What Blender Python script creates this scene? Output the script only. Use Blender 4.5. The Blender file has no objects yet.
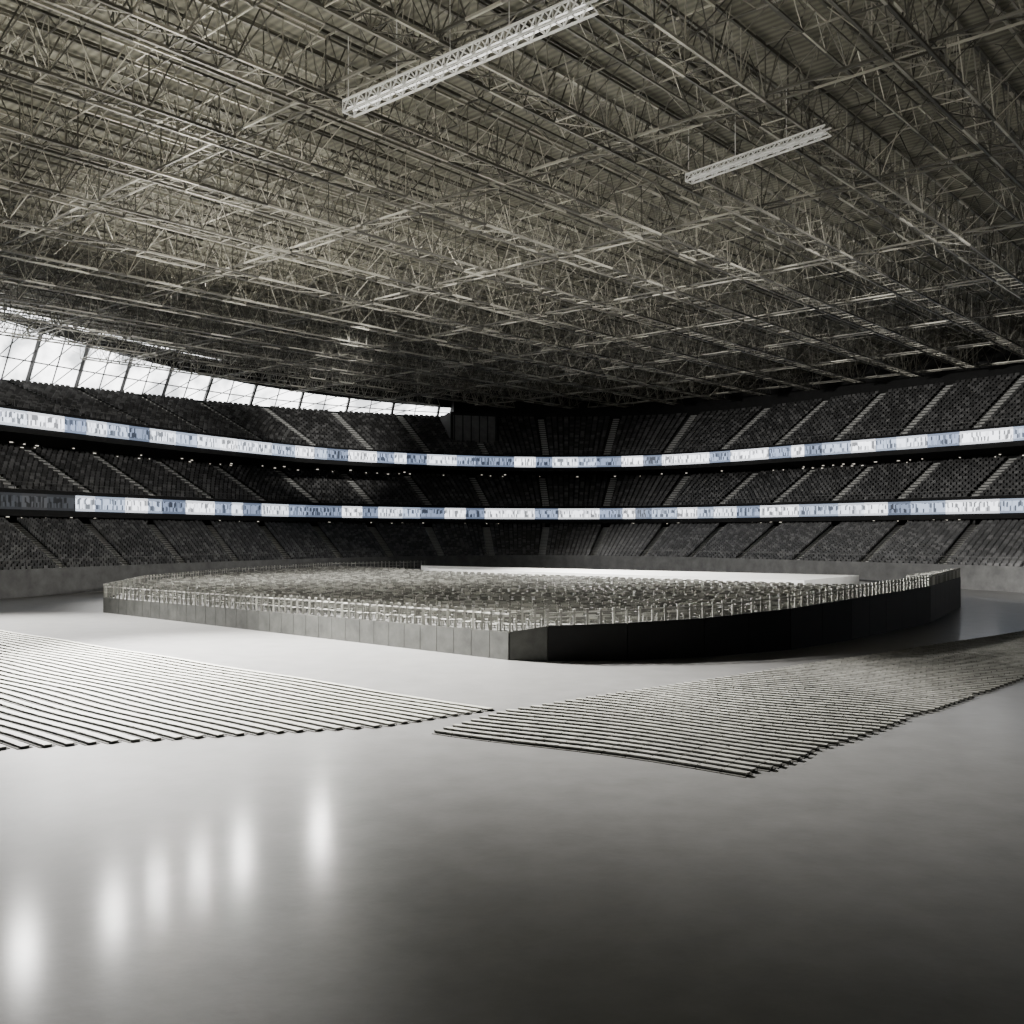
import bpy, math, random
import numpy as np
from mathutils import Vector
random.seed(4)
S=bpy.context.scene
F=980.0; H=6.0; HY=535.0

# ------------------------------------------------------------ materials
def mat(name, col, rough=0.6, metal=0.0, noise=0.0, nscale=1.0, emis=None, estr=0.0, bump=0.0, bscale=8.0, spec=0.5, island=None, coat=0.0, ndet=6):
    m=bpy.data.materials.new(name); m.use_nodes=True
    nt=m.node_tree; b=nt.nodes['Principled BSDF']
    b.inputs['Base Color'].default_value=(*col,1); b.inputs['Roughness'].default_value=rough
    b.inputs['Metallic'].default_value=metal; b.inputs['Specular IOR Level'].default_value=spec
    if coat: b.inputs['Coat Weight'].default_value=coat; b.inputs['Coat Roughness'].default_value=0.14
    tc=nt.nodes.new('ShaderNodeTexCoord')
    if noise>0:
        n=nt.nodes.new('ShaderNodeTexNoise'); n.inputs['Scale'].default_value=nscale; n.inputs['Detail'].default_value=ndet; n.inputs['Roughness'].default_value=0.62
        nt.links.new(tc.outputs['Object'],n.inputs['Vector'])
        r=nt.nodes.new('ShaderNodeMapRange'); r.inputs[1].default_value=0.3; r.inputs[2].default_value=0.7
        r.inputs[3].default_value=1-noise; r.inputs[4].default_value=1+noise
        nt.links.new(n.outputs['Fac'],r.inputs[0])
        mx=nt.nodes.new('ShaderNodeVectorMath'); mx.operation='SCALE'; mx.inputs[0].default_value=col
        nt.links.new(r.outputs[0],mx.inputs['Scale']); nt.links.new(mx.outputs[0],b.inputs['Base Color'])
    if island:
        g=nt.nodes.new('ShaderNodeNewGeometry'); r=nt.nodes.new('ShaderNodeMapRange')
        p=nt.nodes.new('ShaderNodeMath'); p.operation='POWER'; p.inputs[1].default_value=2.2
        r.inputs[3].default_value=island[0]; r.inputs[4].default_value=island[1]
        nt.links.new(g.outputs['Random Per Island'],p.inputs[0]); nt.links.new(p.outputs[0],r.inputs[0])
        mx=nt.nodes.new('ShaderNodeVectorMath'); mx.operation='SCALE'; mx.inputs[0].default_value=col
        nt.links.new(r.outputs[0],mx.inputs['Scale']); nt.links.new(mx.outputs[0],b.inputs['Base Color'])
    if bump>0:
        n2=nt.nodes.new('ShaderNodeTexNoise'); n2.inputs['Scale'].default_value=bscale; n2.inputs['Detail'].default_value=4
        nt.links.new(tc.outputs['Object'],n2.inputs['Vector'])
        bp=nt.nodes.new('ShaderNodeBump'); bp.inputs['Strength'].default_value=bump; bp.inputs['Distance'].default_value=0.05
        nt.links.new(n2.outputs['Fac'],bp.inputs['Height']); nt.links.new(bp.outputs[0],b.inputs['Normal'])
    if emis:
        b.inputs['Emission Color'].default_value=(*emis,1); b.inputs['Emission Strength'].default_value=estr
        m.cycles.emission_sampling='NONE'
    return m
M_floor=mat('polished_concrete',(0.165,0.164,0.16),0.38,0,0.14,0.9,bump=0.10,bscale=5.0,coat=0.32,spec=0.25,ndet=10)
M_deck=mat('stage_deck',(0.2,0.2,0.19),0.6,0,0.1,1.0)
M_stage=mat('white_stage_top',(0.8,0.8,0.77),0.5,0,0.05,1.0)
M_seat_shade=mat('seat_shade_sheet',(0.07,0.07,0.064),0.8,0,0.2,1.0)  # dark sheet below the chairs, their shade put into the colour
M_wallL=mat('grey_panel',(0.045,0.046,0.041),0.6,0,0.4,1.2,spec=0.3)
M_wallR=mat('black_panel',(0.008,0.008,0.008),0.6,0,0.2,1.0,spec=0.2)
M_chair=mat('chair_frame',(0.46,0.458,0.415),0.4,island=(0.3,1.2))
M_cseat=mat('chair_seat_pad',(0.22,0.219,0.2),0.6)
M_fence=mat('rail_metal',(0.5,0.497,0.455),0.35,0.2,island=(0.4,1.2))
M_steel=mat('truss_steel',(0.25,0.241,0.205),0.4,0.4,island=(0.3,2.4))
M_white=mat('white_truss_paint',(0.75,0.75,0.72),0.4)
M_seat=mat('stand_seat',(0.075,0.074,0.073),0.4,island=(0.4,1.7))
M_conc=mat('stand_concrete',(0.035,0.035,0.034),0.8,0,0.2,0.8)
M_stair=mat('aisle_concrete',(0.42,0.42,0.40),0.7)
M_dark=mat('dark_wall',(0.015,0.015,0.015),0.8,0,0.2,0.6,spec=0.2)
M_cwall=mat('pale_concrete',(0.10,0.10,0.098),0.6,0,0.35,0.7)
M_top=mat('row_top',(0.34,0.336,0.295),0.55,0,0.3,2.0)
M_row_shade=mat('row_riser_gap_shade',(0.07,0.069,0.062),0.8,0,0.25,3.0,spec=0.2)  # row sides and floor strips, shadow between rows put into the colour
M_topd=mat('row_top_grey',(0.24,0.238,0.215),0.6,0,0.45,1.5)
M_mull=mat('mullion',(0.05,0.05,0.05),0.5)
M_glow=mat('lamp_lens',(0.8,0.8,0.8),0.4,emis=(1,0.93,0.8),estr=1.0)
M_tube=mat('led_batten',(0.8,0.8,0.8),0.4,emis=(1,0.98,0.93),estr=1.8)
M_tube2=mat('led_batten_dimmed',(0.5,0.5,0.5),0.4,emis=(1,0.98,0.93),estr=0.4)

def roof_mat():
    m=bpy.data.materials.new('roof_deck'); m.use_nodes=True; nt=m.node_tree; b=nt.nodes['Principled BSDF']
    tc=nt.nodes.new('ShaderNodeTexCoord'); mp=nt.nodes.new('ShaderNodeMapping')
    mp.inputs['Rotation'].default_value=(0,0,math.radians(41.5)); nt.links.new(tc.outputs['Object'],mp.inputs['Vector'])
    w=nt.nodes.new('ShaderNodeTexWave'); w.bands_direction='Y'; w.inputs['Scale'].default_value=0.55; w.inputs['Distortion'].default_value=0
    nt.links.new(mp.outputs[0],w.inputs['Vector'])
    n=nt.nodes.new('ShaderNodeTexNoise'); n.inputs['Scale'].default_value=0.25; n.inputs['Detail'].default_value=5
    nt.links.new(tc.outputs['Object'],n.inputs['Vector'])
    cr=nt.nodes.new('ShaderNodeValToRGB'); cr.color_ramp.elements[0].position=0.3; cr.color_ramp.elements[0].color=(0.17,0.164,0.125,1)
    cr.color_ramp.elements[1].position=0.7; cr.color_ramp.elements[1].color=(0.28,0.272,0.215,1)
    nt.links.new(n.outputs['Fac'],cr.inputs[0])
    r=nt.nodes.new('ShaderNodeMapRange'); r.inputs[3].default_value=0.65; r.inputs[4].default_value=1.1; nt.links.new(w.outputs['Fac'],r.inputs[0])
    v=nt.nodes.new('ShaderNodeVectorMath'); v.operation='SCALE'; nt.links.new(cr.outputs[0],v.inputs[0]); nt.links.new(r.outputs[0],v.inputs['Scale'])
    nt.links.new(v.outputs[0],b.inputs['Base Color']); b.inputs['Roughness'].default_value=0.7
    return m
M_roof=roof_mat()

def led_mat(name, seed, strength, dark_until=-1.0):
    m=bpy.data.materials.new(name); m.use_nodes=True; nt=m.node_tree; b=nt.nodes['Principled BSDF']
    b.inputs['Base Color'].default_value=(0.02,0.02,0.02,1); b.inputs['Roughness'].default_value=0.3
    uv=nt.nodes.new('ShaderNodeUVMap')
    def mp(sx,sy):
        q=nt.nodes.new('ShaderNodeMapping'); q.inputs['Scale'].default_value=(sx,sy,1); q.inputs['Location'].default_value=(seed,seed*0.37,0)
        nt.links.new(uv.outputs[0],q.inputs['Vector']); return q
    def math_(op,a,bv):
        q=nt.nodes.new('ShaderNodeMath'); q.operation=op
        for k,x in enumerate((a,bv)):
            if isinstance(x,(int,float)): q.inputs[k].default_value=x
            else: nt.links.new(x,q.inputs[k])
        return q.outputs[0]
    p1=mp(1/4.2,0.0); v1=nt.nodes.new('ShaderNodeTexVoronoi'); v1.voronoi_dimensions='1D'; v1.inputs['Scale'].default_value=1.0
    sx=nt.nodes.new('ShaderNodeSeparateXYZ'); nt.links.new(p1.outputs[0],sx.inputs[0]); nt.links.new(sx.outputs[0],v1.inputs['W'])
    bw=nt.nodes.new('ShaderNodeSeparateColor'); nt.links.new(v1.outputs['Color'],bw.inputs[0])
    cr=nt.nodes.new('ShaderNodeValToRGB'); cr.color_ramp.interpolation='CONSTANT'
    e=cr.color_ramp.elements; e[0].position=0; e[0].color=(0.12,0.15,0.22,1); e[1].position=0.18; e[1].color=(0.70,0.76,0.86,1)
    x=e.new(0.40); x.color=(0.32,0.38,0.50,1); x=e.new(0.56); x.color=(0.95,0.98,1.05,1); x=e.new(0.84); x.color=(0.19,0.235,0.34,1)
    nt.links.new(bw.outputs[0],cr.inputs[0])
    p2=mp(4.2,1.3); n=nt.nodes.new('ShaderNodeTexVoronoi'); n.inputs['Scale'].default_value=1.0; n.distance='CHEBYCHEV'; n.inputs['Randomness'].default_value=0.45
    nt.links.new(p2.outputs[0],n.inputs['Vector'])
    sc=nt.nodes.new('ShaderNodeSeparateColor'); nt.links.new(n.outputs['Color'],sc.inputs[0])
    r=nt.nodes.new('ShaderNodeMapRange'); r.inputs[1].default_value=0.25; r.inputs[2].default_value=0.55; r.inputs[3].default_value=0.2; r.inputs[4].default_value=1.5
    nt.links.new(sc.outputs[0],r.inputs[0])
    s2=nt.nodes.new('ShaderNodeSeparateXYZ'); nt.links.new(uv.outputs[0],s2.inputs[0])
    edge=math_('ABSOLUTE',math_('SUBTRACT',s2.outputs[1],1.15),0)
    band=math_('LESS_THAN',edge,0.8)
    mixf=nt.nodes.new('ShaderNodeMix'); nt.links.new(band,mixf.inputs['Factor']); mixf.inputs['A'].default_value=0.7; nt.links.new(r.outputs[0],mixf.inputs['B'])
    fac=mixf.outputs['Result']
    if dark_until>0:
        lt_=math_('GREATER_THAN',s2.outputs[0],dark_until); fac=math_('MULTIPLY',fac,math_('ADD',math_('MULTIPLY',lt_,0.97),0.03))
    v=nt.nodes.new('ShaderNodeVectorMath'); v.operation='SCALE'; nt.links.new(cr.outputs[0],v.inputs[0]); nt.links.new(fac,v.inputs['Scale'])
    nt.links.new(v.outputs[0],b.inputs['Emission Color']); b.inputs['Emission Strength'].default_value=strength
    m.cycles.emission_sampling='NONE'
    return m

def win_mat():
    m=bpy.data.materials.new('daylit_glazing'); m.use_nodes=True; nt=m.node_tree; b=nt.nodes['Principled BSDF']
    b.inputs['Base Color'].default_value=(0.7,0.7,0.7,1)
    tc=nt.nodes.new('ShaderNodeTexCoord'); n=nt.nodes.new('ShaderNodeTexNoise'); n.inputs['Scale'].default_value=0.2; n.inputs['Detail'].default_value=5
    nt.links.new(tc.outputs['Object'],n.inputs['Vector'])
    cr=nt.nodes.new('ShaderNodeValToRGB'); cr.color_ramp.elements[0].color=(0.3,0.31,0.32,1); cr.color_ramp.elements[0].position=0.36
    cr.color_ramp.elements[1].color=(1,1,1,1); cr.color_ramp.elements[1].position=0.58
    nt.links.new(n.outputs['Fac'],cr.inputs[0]); nt.links.new(cr.outputs[0],b.inputs['Emission Color'])
    b.inputs['Emission Strength'].default_value=6.5
    return m
M_win=win_mat()

# ------------------------------------------------------------ mesh builder
class MB:
    def __init__(s): s.v=[]; s.f=[]; s.m=[]
    def face_set(s,vs,fs,mi=0):
        o=len(s.v); s.v.extend(vs); s.f.extend([tuple(i+o for i in f) for f in fs]); s.m.extend([mi]*len(fs))
    def box(s,c,ax,ay,az,hx,hy,hz,mi=0):
        c=np.array(c,float); ax=np.array(ax)*hx; ay=np.array(ay)*hy; az=np.array(az)*hz
        vs=[tuple(c+i*ax+j*ay+k*az) for k in(-1,1) for j in(-1,1) for i in(-1,1)]
        s.face_set(vs,[(0,2,3,1),(4,5,7,6),(0,1,5,4),(2,6,7,3),(0,4,6,2),(1,3,7,5)],mi)
    def member(s,p,q,r,mi=0):
        p=np.array(p,float); q=np.array(q,float); d=q-p; L=math.sqrt(d@d)
        if L<1e-6: return
        d/=L; up=np.array([0,0,1.]) if abs(d[2])<0.9 else np.array([1.,0,0])
        a=np.cross(d,up); a/=math.sqrt(a@a); b=np.cross(a,d); a*=r; b*=r
        vs=[tuple(x) for x in (p+a+b,p-a+b,p-a-b,p+a-b,q+a+b,q-a+b,q-a-b,q+a-b)]
        s.face_set(vs,[(0,1,5,4),(1,2,6,5),(2,3,7,6),(3,0,4,7)],mi)
    def obj(s,name,mats,parent=None):
        me=bpy.data.meshes.new(name); me.from_pydata([tuple(map(float,x)) for x in s.v],[],s.f)
        for m in mats: me.materials.append(m)
        me.polygons.foreach_set('material_index',s.m); me.update()
        o=bpy.data.objects.new(name,me); S.collection.objects.link(o)
        if parent: o.parent=parent
        return o
def empty(name):
    o=bpy.data.objects.new(name,None); S.collection.objects.link(o); return o
Z=np.array([0,0,1.])

# ------------------------------------------------------------ bowl curves
R=np.array([(-76,-40),(-76,0),(-75,50),(-69,93),(-61,116),(-47,148),(-30,174),(0,190),(28,186),(48,165),(71,136),(84,110),(92,70),(94,20),(94,-40)],float)
I=np.array([(-58,-40),(-58,0),(-57,50),(-52,80),(-46,97),(-36,122),(-22,146),(0,160),(20,155),(34,135),(52,105),(60,80),(64,50),(66,20),(66,-40)],float)
ZT=np.array([26,26,26,26,26.3,28,29.3,30,30,30.3,30.5,30.5,30.5,30.5,30.5],float)
def cr(P,t):
    n=len(P); i=int(min(max(math.floor(t),0),n-2)); u=t-i
    g=lambda k:P[min(max(k,0),n-1)]
    a,b,c,d=g(i-1),g(i),g(i+1),g(i+2)
    return 0.5*((2*b)+(-a+c)*u+(2*a-5*b+4*c-d)*u*u+(-a+3*b-3*c+d)*u**3)
T=np.linspace(0,len(R)-1,1400)
RP=np.array([cr(R,t) for t in T]); s=np.concatenate([[0],np.cumsum(np.linalg.norm(np.diff(RP,axis=0),axis=1))])
SL=s[-1]; DS=2.0; N=int(SL/DS)+1
ss=np.linspace(0,SL,N); tt=np.interp(ss,s,T)
RC=np.array([cr(R,t) for t in tt]); IC=np.array([cr(I,t) for t in tt]); ZC=np.array([cr(ZT,t) for t in tt])
def smooth(A,k=6):
    for _ in range(k):
        B=A.copy(); B[1:-1]=(A[:-2]+2*A[1:-1]+A[2:])/4; A=B
    return A
RC=smooth(RC,20); IC=smooth(IC,20)
tan=np.gradient(RC,axis=0); tan/=np.linalg.norm(tan,axis=1)[:,None]
nor=np.stack([-tan[:,1],tan[:,0]],1)
def off(o): return RC+nor*o
def lerp(a,b,t): return a+(b-a)*t
M_led1=led_mat('led_upper',3.3,2.4); M_led2=led_mat('led_lower',11.7,2.0,float(np.interp(4.35,tt,ss)))

def sweep(name,profile,mats,mi=None,parent=None,uv=False,i0=0,i1=None):
    i1=i1 or N; K=len(profile); n=i1-i0
    V=np.zeros((K,n,3))
    for k,(xy,z) in enumerate(profile):
        V[k,:,:2]=xy[i0:i1]; V[k,:,2]=z[i0:i1] if np.ndim(z) else z
    b=MB(); fs=[]
    for k in range(K-1):
        for i in range(n-1): fs.append((k*n+i,k*n+i+1,(k+1)*n+i+1,(k+1)*n+i))
    b.v=[tuple(x) for x in V.reshape(-1,3)]; b.f=fs
    b.m=[(mi[k] if mi else 0) for k in range(K-1) for i in range(n-1)]
    o=b.obj(name,mats,parent)
    if uv:
        l=o.data.uv_layers.new(name='UVMap'); d=np.zeros((len(fs)*4,2)); q=0
        for k in range(K-1):
            for i in range(n-1):
                for (kk,ii) in ((k,i),(k,i+1),(k+1,i+1),(k+1,i)):
                    d[q]=(ss[i0+ii],kk*2.3); q+=1
        l.data.foreach_set('uv',d.ravel())
    return o

def at(arr,sv):
    return np.array([np.interp(sv,ss,arr[:,0]),np.interp(sv,ss,arr[:,1])])
SEC=11.5; AW=1.3
def tier(prefix,A,B,z0,z1,rows):
    P=empty(prefix)
    z0=np.broadcast_to(z0,(N,)); z1=np.broadcast_to(z1,(N,))
    prof=[]
    for r in range(rows):
        z=lerp(z0,z1,r/(rows-1)); prof.append((lerp(A,B,r/rows),z)); prof.append((lerp(A,B,(r+1)/rows),z))
    sweep('stepped_terrace',prof,[M_conc],parent=P)
    sb=MB(); st=MB()
    for r in range(rows):
        z=lerp(z0,z1,r/(rows-1)); mid=lerp(A,B,(r+0.55)/rows); tread=np.linalg.norm((B-A)[N//2])/rows
        k=0
        while (k+1)*SEC<SL:
            s0=k*SEC; k+=1
            for half in (0,1):
                X=lerp(A,B,(r+0.25+0.5*half)/rows)
                p=at(X,s0+0.65); q=at(X,s0+1.0)
                t=(q-p)/np.linalg.norm(q-p); zz=float(np.interp(s0,ss,z)); dz=float(np.interp(s0,ss,(z1-z0)/(rows-1)))
                hz=0.03+0.25*dz*half
                st.box((p[0],p[1],zz+hz),(t[0],t[1],0),(-t[1],t[0],0),Z,AW/2,tread*0.25,hz)
            c=[at(mid,s0+AW+0.5+0.9*j) for j in range(12)]
            for j in range(11):
                p=c[j]; t=c[j+1]-c[j]; L=np.linalg.norm(t); t/=L; nn=np.array([-t[1],t[0]])
                if p[1]<-15: continue
                zz=float(np.interp(s0+1+0.9*j,ss,z)); w=0.36*L
                pr=[(-0.28,0.42),(-0.28,0.50),(0.14,0.46),(0.22,0.95),(0.30,0.95),(0.22,0.38)]
                vs=[]
                for sg in (-1,1):
                    for (a,h) in pr: vs.append((p[0]+nn[0]*a+t[0]*w*sg,p[1]+nn[1]*a+t[1]*w*sg,zz+h))
                sb.face_set(vs,[(0,1,7,6),(1,2,8,7),(2,3,9,8),(3,4,10,9),(4,5,11,10),(5,0,6,11),(0,5,4,3,2,1),(6,7,8,9,10,11)])
    sb.obj('seat_rows',[M_seat],P); st.obj('aisle_stairs',[M_stair],P)
    return P
tier('lower_seating_tier',lerp(IC,off(2),0.02),off(2),2.0,7.3,22)
tier('middle_seating_tier',off(0.6),off(13),11.2,17.4,14)
tier('upper_seating_tier',off(1.2),off(17),21.2,ZC,18)

sweep('wall_field',[(IC,0),(IC,2.7),(lerp(IC,RC,0.012),2.7),(lerp(IC,RC,0.012),1.9)],[M_cwall])
sweep('wall_concourse',[(off(2),7.3),(off(6),7.3),(off(6),10.0),(off(0.3),10.0)],[M_dark])
sweep('trim_1',[(off(0.3),8.3),(off(-0.15),8.3),(off(-0.15),8.85),(off(-0.05),8.85),(off(-0.05),11.25),(off(-0.15),11.25),(off(-0.15),11.6),(off(0.5),11.6),(off(0.5),11.1)],[M_dark])
sweep('trim_2',[(off(13),17.4),(off(13),18.4),(off(0.3),18.4),(off(-0.15),18.4),(off(-0.15),18.9),(off(-0.05),18.9),(off(-0.05),21.25),(off(-0.15),21.25),(off(-0.15),21.5),(off(1.2),21.5),(off(1.2),21.1)],[M_dark])
sweep('led_ribbon_board',[(off(-0.22),9.1),(off(-0.22),11.1)],[M_led2],uv=True)
sweep('led_ribbon_board.001',[(off(-0.22),19.15),(off(-0.22),21.1)],[M_led1],uv=True)
iB=int(np.argmin(abs(tt-6.75)))
RIM=off(17); RIMi=off(13.5)
ZR=36.0
sweep('wall_right',[(RIM,ZC),(RIM,ZR+0.5)],[M_dark],i0=iB,i1=N)
sweep('wall_left',[(RIM,ZC),(RIM,ZC+0.6),(off(16.6),ZC+0.6)],[M_dark],i0=0,i1=iB+1)
zw1=np.full(N,ZR+0.2)
wg=empty('window_1')
iW0=int(np.argmin(abs(tt-1.5)))
fr2=np.clip(0.32+0.68*(iB-np.arange(N))/48,0,1)[:,None]
GT=lerp(RIM,RIMi,fr2); GZ=lerp(ZC+0.6,zw1,fr2[:,0])
sweep('wall_left_end',[(RIM,ZC+0.6),(RIMi,zw1)],[M_dark],i0=0,i1=iW0+1)
sweep('glazing',[(RIM,ZC+0.6),(GT,GZ)],[M_win],i0=iW0,i1=iB+1,parent=wg)
sweep('spandrel',[(GT,GZ),(RIMi,zw1)],[M_dark],i0=iW0,i1=iB+1,parent=wg)
fr=np.clip((iB-18-np.arange(N))/(iB*0.6),0,1)
SK=RIMi-nor*(0.02+8.5*fr)[:,None]
sweep('skylight',[(RIMi,np.full(N,ZR+0.2)),(SK,np.full(N,ZR+0.2))],[M_win],i0=iW0,i1=iB-17,parent=wg)
mb=MB()
for i in range(iW0,iB+1,2):
    r=0.22 if i%4==0 else 0.08
    p=(*(RIM[i]-nor[i]*.25),ZC[i]+0.6); q=(*(GT[i]-nor[i]*.25),GZ[i]); mb.member(p,q,r)
    mb.member((*RIMi[i],ZR+.1),(*SK[i],ZR+.1),r*.7)
    if i+3<iB: mb.member(p,(*(GT[i+3]-nor[i+3]*.4),GZ[i+3]),0.07)
for f in (0.0,0.4,0.97):
    for i in range(iW0,iB):
        a=lerp(RIM[i],GT[i],f)-nor[i]*.25; b=lerp(RIM[i+1],GT[i+1],f)-nor[i+1]*.25
        mb.member((*a,lerp(ZC[i]+.6,GZ[i],f)),(*b,lerp(ZC[i+1]+.6,GZ[i+1],f)),0.09)
mb.obj('mullions',[M_mull],wg)
e=MB(); i=iB
e.face_set([(*RIM[i],ZC[i]),(*RIMi[i],ZC[i]),(*RIMi[i],ZR+.5),(*RIM[i],ZR+.5)],[(0,1,2,3)])
e.obj('wall_end',[M_dark])

rb=MB()
for zz,o in ((11.6,0.1),(21.5,0.1),(2.7,None)):
    A=off(o) if o is not None else IC
    for i in range(N-1):
        rb.member((*A[i],zz+0.9),(*A[i+1],zz+0.9),0.03); rb.member((*A[i],zz),(*A[i],zz+0.9),0.025)
rb.obj('guard_railing',[M_cwall])
cb=MB(); lb=MB()
for i in range(2,N-2,5):
    t=(tan[i][0],tan[i][1],0); n=(nor[i][0],nor[i][1],0)
    p=off(2.6)[i]; cb.box((p[0],p[1],8.7),t,n,Z,0.25,0.25,1.4)
for i in range(2,N-2):
    t=(tan[i][0],tan[i][1],0); n=(nor[i][0],nor[i][1],0)
    for (o,z) in ((5.4,9.7),(5.8,8.9),(5.9,8.3),(10.0,18.25),(12.8,18.1)):
        if random.random()<0.35:
            p=off(o)[i]; w_=random.uniform(.06,.22); lb.box((p[0],p[1],z+random.uniform(-.1,.1)),t,n,Z,w_,0.1,0.05)
cb.obj('concourse_columns',[M_cwall]); lb.obj('concourse_downlights',[M_glow])
i=int(np.argmin(abs(tt-6.8))); tw=MB(); t=(tan[i][0],tan[i][1],0); n=(nor[i][0],nor[i][1],0); p=off(11)[i]
tw.box((p[0],p[1],27),t,n,Z,5.0,4.5,3.2); tw.box((p[0]-n[0]*4.6,p[1]-n[1]*4.6,27),t,n,Z,4.4,0.1,2.6,1)
for k in range(6): tw.box((p[0]-n[0]*4.75+t[0]*(k-2.5)*1.7,p[1]-n[1]*4.75+t[1]*(k-2.5)*1.7,27),t,n,Z,0.08,0.08,2.7)
tw.obj('control_booth',[M_dark,M_cwall])

# ------------------------------------------------------------ floor / ceiling / back wall
def plane(name,x0,x1,y0,y1,z,m,flip=False):
    b=MB(); b.face_set([(x0,y0,z),(x1,y0,z),(x1,y1,z),(x0,y1,z)],[(0,3,2,1) if flip else (0,1,2,3)]); return b.obj(name,[m])
plane('floor',-130,140,-60,240,0,M_floor)
plane('ceiling',-130,140,-60,240,ZR+0.4,M_roof,True)
b=MB(); b.face_set([(-130,-41,0),(140,-41,0),(140,-41,ZR+.4),(-130,-41,ZR+.4)],[(0,1,2,3)]); b.obj('wall_back',[M_dark])

# ------------------------------------------------------------ roof trusses
poly=np.concatenate([off(13)[::4],[[100,-36],[-80,-36]]])
def inside(x,y):
    c=False; n=len(poly); j=n-1
    for i in range(n):
        xi,yi=poly[i]; xj,yj=poly[j]
        if (yi>y)!=(yj>y) and x<(xj-xi)*(y-yi)/(yj-yi)+xi: c=not c
        j=i
    return c
A2=np.array([.663,.749]); C2=np.array([.749,-.663])
def W(a,c,z): p=A2*a+C2*c; return (p[0],p[1],z)
tb=MB()
def ok(a,c):
    p=A2*a+C2*c; return inside(p[0],p[1])
c=-19-9.5*17
while c<130:
    a=-90.0
    while a<260:
        if ok(a,c) and ok(a+3,c):
            zb,zt,w=32.0,35.3,0.95
            for sg in (-w,w):
                tb.member(W(a,c+sg,zb),W(a+3,c+sg,zb),0.085); tb.member(W(a,c+sg,zt),W(a+3,c+sg,zt),0.08)
                tb.member(W(a,c+sg,zb),W(a,c+sg,zt),0.032)
                tb.member(W(a,c+sg,zb),W(a+1.5,c+sg,zt),0.032); tb.member(W(a+1.5,c+sg,zt),W(a+3,c+sg,zb),0.032)
            tb.member(W(a,c-w,zb),W(a,c+w,zb),0.032); tb.member(W(a,c-w,zb),W(a+3,c+w,zb),0.028)
            tb.member(W(a+1.5,c-w,zb),W(a+1.5,c+w,zb),0.028)
            tb.member(W(a,c+w,zb),W(a+1.5,c+4.0,35.4),0.028); tb.member(W(a,c-w,zb),W(a+1.5,c-4.0,35.4),0.028)
            for _ in range(6):
                u1=a+random.uniform(0,3); w1=c+random.uniform(-1.2,1.2); z1=random.uniform(32,33.2)
                tb.member(W(u1,w1,z1),W(u1+random.uniform(-1.6,1.6),w1+random.uniform(-1.6,1.6),z1+random.uniform(.4,2.6)),0.02)
        cc=c+4.75
        if ok(a,cc) and ok(a+3,cc):
            tb.member(W(a,cc,33.7),W(a+3,cc,33.7),0.06); tb.member(W(a,cc,35.5),W(a+3,cc,35.5),0.06)
            tb.member(W(a,cc,33.7),W(a+1.5,cc,35.5),0.03); tb.member(W(a+1.5,cc,35.5),W(a+3,cc,33.7),0.03)
            for _ in range(3):
                u1=a+random.uniform(0,3); w1=cc+random.uniform(-2,2)
                tb.member(W(u1,w1,random.uniform(33.6,34.5)),W(u1+random.uniform(-2,2),w1+random.uniform(-2,2),35.6),0.02)
        a+=3
    c+=9.5
a=-90.0; k=0
while a<260:
    c=-185.0
    while c<135:
        if ok(a,c) and ok(a,c+2.5):
            big=(k%3==0)
            zb=32.4 if big else 34.2
            tb.member(W(a,c,zb),W(a,c+2.5,zb),0.075 if big else 0.04)
            tb.member(W(a,c,35.4),W(a,c+2.5,35.4),0.05)
            tb.member(W(a,c,zb),W(a,c+1.25,35.4),0.03); tb.member(W(a,c+1.25,35.4),W(a,c+2.5,zb),0.03)
            if big:
                tb.member(W(a+1.2,c,zb),W(a+1.2,c+2.5,zb),0.06); tb.member(W(a,c,zb),W(a+1.2,c+2.5,zb),0.03)
        c+=2.5
    a+=6; k+=1
c=-185.0
while c<135:
    a=-90.0
    while a<260:
        if ok(a,c) and ok(a+6,c): tb.member(W(a,c,36.1),W(a+6,c,36.1),0.10)
        a+=6
    c+=2.375
tb.obj('roof_trusses',[M_steel])

def lt(p,q,nm,w,h,mt,mt2):
    P=empty(nm); b=MB(); p=np.array(p,float); q=np.array(q,float); L=np.linalg.norm(q-p); d=(q-p)/L; n=np.cross(d,Z); n/=np.linalg.norm(n)
    k=int(L/1.0)
    for j in range(k):
        a=p+d*L*j/k; e2=p+d*L*(j+1)/k; m=(a+e2)/2
        for sx in(-w,w):
            for sz in(-h,h): b.member(a+n*sx+Z*sz,e2+n*sx+Z*sz,0.05)
            b.member(a+n*sx-Z*h,m+n*sx+Z*h,0.03); b.member(m+n*sx+Z*h,e2+n*sx-Z*h,0.03)
            b.member(a+n*sx-Z*h,a+n*sx+Z*h,0.03)
        for sz in(-h,h): b.member(a-n*w+Z*sz,e2+n*w+Z*sz,0.03); b.member(a-n*w+Z*sz,a+n*w+Z*sz,0.03)
        if j%4==0: b.member(a+Z*h,(a[0],a[1],35.3),0.03)
    b.obj('box_truss',[mt],P)
    t=MB()
    for sx in (-0.5*w,0.5*w): t.box((p+q)/2+n*sx-Z*0.1,d,n,Z,L/2-.2,0.04,0.03)
    t.obj('led_battens',[mt2],P)
lt((-9.6,57.5,31),(3.8,46.0,31),'lighting_truss',.42,.33,M_white,M_tube)
lt((12.7,70.5,31.6),(20.0,62.0,31.6),'lighting_truss.001',.35,.25,M_white,M_tube2)

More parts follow.
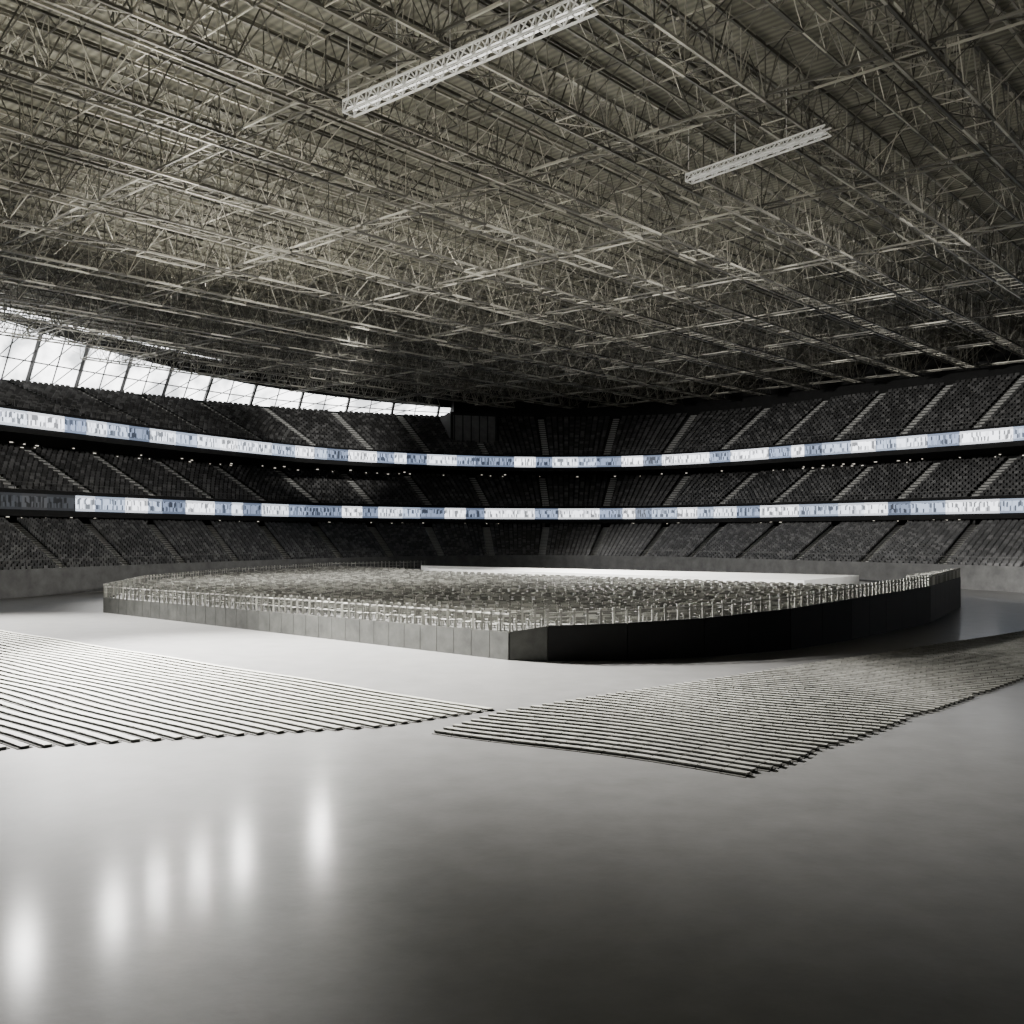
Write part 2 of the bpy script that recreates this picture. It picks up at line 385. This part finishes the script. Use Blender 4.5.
# ------------------------------------------------------------ platform
PL=[(-31.6,76,1.15),(-0.1,47,1.35),(1.7,46.6,1.68),(5.5,46.9,1.8),(9.4,48.2,1.92),(14.5,51.3,2.15),(19.3,56,2.35),(28.5,67,2.5),(37.3,81.7,2.5),(39,97,1.3),(36,114,1.15),(10,132,1.15),(-13,146,1.15),(-25,136,1.15),(-32,115,1.15),(-34.5,92,1.15)]
DZ=1.05
CP=[(-31,77.5),(-0.2,48.5),(9,49.6),(18.3,57),(35,80),(27,83.5),(-9.6,114),(-14,124),(-24,133),(-31,114),(-33.5,92)]
PE=empty('raised_seating_platform')
b=MB(); n=len(PL)
b.face_set([(x,y,DZ) for x,y,z in PL],[tuple(range(n))]); b.obj('deck',[M_deck],PE)
b=MB(); b.face_set([(x,y,DZ+.01) for x,y in CP],[tuple(range(len(CP)))]); b.obj('seat_shade_sheet',[M_seat_shade],PE)  # painted shade under the chairs, laid just above the deck
b=MB()
for i in range(n):
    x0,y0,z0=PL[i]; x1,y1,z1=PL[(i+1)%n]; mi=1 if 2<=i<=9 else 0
    p=np.array([x0,y0],float); q=np.array([x1,y1],float); d=(q-p); L=np.linalg.norm(d); d=d/L; m=np.array([d[1],-d[0]])
    k=max(1,int(L/1.25)) if mi==0 else max(1,int(L/2.4))
    for j in range(k):
        a=p+d*(L*j/k+0.015); c=p+d*(L*(j+1)/k-0.015); za=lerp(z0,z1,j/k); zc=lerp(z0,z1,(j+1)/k)
        o=m*0.10; ins=-m*0.12
        vs=[(*(a+o),0),(*(c+o),0),(*(c+o),zc),(*(a+o),za),(*(a+ins),0),(*(c+ins),0),(*(c+ins),zc),(*(a+ins),za)]
        b.face_set(vs,[(0,1,2,3),(5,4,7,6),(3,2,6,7),(0,3,7,4),(1,5,6,2)],mi)
    b.face_set([(*p,0),(*q,0),(*q,z1-.02),(*p,z0-.02)],[(0,1,2,3)],mi)
b.obj('side_panels',[M_wallL,M_wallR],PE)
b=MB(); SP=[(-9.6,115.5),(25.5,85.5),(34,96),(-11.8,127)]; ZS=2.05
b.face_set([(x,y,DZ) for x,y in SP]+[(x,y,ZS) for x,y in SP],[(4,5,6,7),(0,1,5,4),(1,2,6,5),(2,3,7,6),(3,0,4,7)])
b.obj('white_stage',[M_stage],PE)
b=MB()
for i in range(n):
    if i in (9,10,11): continue
    x0,y0,z0=PL[i]; x1,y1,z1=PL[(i+1)%n]; p=np.array([x0,y0,z0],float); q=np.array([x1,y1,z1],float); L=np.linalg.norm(q-p); k=int(L/0.62)
    hh=1.0 if i not in range(2,9) else 0.7
    for j in range(k):
        a=lerp(p,q,j/k); e2=lerp(p,q,(j+1)/k); b.member(a-Z*.05,a+Z*hh,0.05); b.member(a+Z*hh*.85,e2+Z*hh*.85,0.035)
        b.box(a+Z*hh,(1,0,0),(0,1,0),Z,0.07,0.07,0.05)
        b.member(a+Z*.4,e2+Z*.4,0.02)
b.obj('railing',[M_fence],PE)
def inpoly(P,x,y):
    c=False; j=len(P)-1
    for i in range(len(P)):
        xi,yi=P[i]; xj,yj=P[j]
        if (yi>y)!=(yj>y) and x<(xj-xi)*(y-yi)/(yj-yi)+xi: c=not c
        j=i
    return c
b=MB(); cnt=0
d=np.array([1.0,0,0]); nn=np.array([0,1.0,0])
for vi,v in enumerate(np.arange(48,140,1.45)):
    sh=random.uniform(0,.72)
    for u in np.arange(-40,40,0.72):
        p=d*(u+sh)+nn*v
        if not inpoly(CP,p[0],p[1]): continue
        p=p+Z*DZ+d*random.uniform(-.06,.06)+nn*random.uniform(-.08,.08); w=.23
        b.box(p+Z*.43,d,nn,Z,w,.22,.025,1)
        b.box(p-nn*.24+Z*.78,d,nn,Z,w,.02,.06); b.box(p-nn*.24+Z*.60,d,nn,Z,w,.015,.03)
        for sx in(-1,1):
            b.box(p+d*sx*.21+nn*.2+Z*.21,d,nn,Z,.02,.02,.21); b.box(p+d*sx*.21-nn*.24+Z*.41,d,nn,Z,.022,.022,.41)
        cnt+=1
print('chairs',cnt)
b.obj('chairs',[M_chair,M_cseat],PE)

# ------------------------------------------------------------ floor rows
def rows(name,P,dv,pitch,w,h,mt,wav=0.0,seg=1.6,gap=0.0):
    dv=np.array(dv,float); dv/=np.linalg.norm(dv); nv=np.array([-dv[1],dv[0]])
    if nv[1]<0: nv=-nv
    Pn=np.array(P,float); vs=Pn@nv; b=MB()
    v=vs.min()+pitch*.4
    while v<vs.max():
        xs=[]
        for i in range(len(P)):
            a=Pn[i]; c=Pn[(i+1)%len(P)]; va,vc=a@nv,c@nv
            if (va-v)*(vc-v)<0: f=(v-va)/(vc-va); xs.append((a+(c-a)*f)@dv)
        xs.sort()
        if len(xs)>=2 and xs[-1]-xs[0]>0.8:
            u=xs[0]
            while u<xs[-1]:
                u2=min(u+seg,xs[-1])
                o1=wav*math.sin(u*0.55+v*.35); o2=wav*math.sin(u2*0.55+v*.35)
                p=dv*(u)+nv*(v+o1); q=dv*(u2-gap)+nv*(v+o2)
                e=(q-p); L=np.linalg.norm(e)
                if L>0.2:
                    e/=L; m=np.array([-e[1],e[0]]); c=(p+q)/2
                    b.box((c[0],c[1],h-0.02),(*e,0),(*m,0),Z,L/2,w/2,0.02,0)
                    b.box((c[0],c[1],(h-.04)/2),(*e,0),(*m,0),Z,L/2,w/2-.02,(h-.04)/2,1)
                    b.box((c[0],c[1],0.01),(*e,0),(*m,0),Z,L/2,pitch*.43,0.01,1)  # flat dark strip, paints the shadow between rows onto the floor
                u=u2
                if u>=xs[-1]-1e-6: break
        v+=pitch
    return b.obj(name,[mt,M_row_shade])
rows('floor_bench_rows',[(-0.75,33.4),(-4.1,30.5),(-14.3,27.3),(-22,25.5),(-50,50),(-44,72)],(-.749,.663),0.50,0.24,0.085,M_top,wav=0.07,seg=1.2)
rows('floor_bench_rows.001',[(-2.3,29.7),(-0.2,33.2),(31.7,60.6),(42,69.5),(35,56),(21.2,40.6),(5.9,24.2)],(.83,-.557),0.50,0.21,0.10,M_topd,wav=0.20,seg=0.7,gap=0.03)

# ------------------------------------------------------------ lights
def spot(name,loc,tgt,power,ang,blend=1.0,rad=0.5,col=(1,0.975,0.935)):
    l=bpy.data.lights.new(name,'SPOT'); l.energy=power; l.spot_size=math.radians(ang); l.spot_blend=blend; l.shadow_soft_size=rad; l.color=col
    o=bpy.data.objects.new(name,l); S.collection.objects.link(o); o.location=loc
    dr=Vector(tgt)-Vector(loc); o.rotation_euler=dr.to_track_quat('-Z','Y').to_euler()
    return o
spot('added_flood',(-34,66,31),(-10,46,0),1.75e6,47,1.0,2.0)  # unseen spots added for the bright floor pool, instead of daylight
spot('added_flood.001',(-54,78,31),(-31,62,0),8.5e5,43,1.0,2.0)
spot('added_flood.002',(-60,104,31),(2,80,0),1.4e6,56,1.0,2.0)  # unseen spots added to brighten the platform and white stage
spot('added_flood.003',(10,140,31),(12,106,0),4.5e5,46,1.0,2.0)
spot('added_flood.005',(-15,110,30),(-33,175,25),1.5e5,26,1.0,1.0)  # added spot, makes the upper corner seats look sunlit
spot('added_flood.006',(-66,60,22),(60,145,14),4.2e5,50,1.0,1.0)  # unseen wash spots added to lift the stands
spot('added_flood.007',(80,70,22),(-58,118,14),3.2e5,44,1.0,1.0)
UP=(1,.965,.88)
spot('added_roof_fill',(-50,45,3.2),(-24,60,36),5.0e4,88,1.0,1.0,UP)  # unseen low spots added to brighten the roof
spot('added_roof_fill.001',(-52,5,3.2),(-22,30,36),4.0e4,88,1.0,1.0,UP)
spot('added_roof_fill.002',(0,-30,3.2),(5,5,36),2.2e4,84,1.0,1.0,UP)
spot('added_roof_fill.003',(55,0,3.2),(32,38,36),1.8e4,84,1.0,1.0,UP)
spot('added_roof_fill.004',(-38,112,3.2),(-24,95,36),7.0e4,88,1.0,1.0,UP)
for (px,py,pw) in ((24,950,1.6),(114,912,1.2),(158,888,.9),(200,872,.9),(242,855,1.3),(320,830,1.6)):
    dd=F*H/(py-HY); fp=Vector(((px-512)/F*dd,dd,0))
    zl=31.0
    lp=Vector(((px-512)/F*(dd*(1+zl/H)),dd*(1+zl/H),zl))
    spot('profile_spotlight',lp,fp,pw*9e3,6,0.6,0.7)
w=bpy.data.worlds.new('World'); S.world=w; w.use_nodes=True
w.node_tree.nodes['Background'].inputs[0].default_value=(0.6,0.65,0.7,1); w.node_tree.nodes['Background'].inputs[1].default_value=0.2

cam=bpy.data.cameras.new('Camera'); co=bpy.data.objects.new('Camera',cam); S.collection.objects.link(co)
cam.sensor_width=36; cam.lens=36*F/1024; cam.shift_y=(HY-512)/1024; cam.clip_end=1000
co.location=(0,0,H); co.rotation_euler=(math.radians(90),0,0); S.camera=co
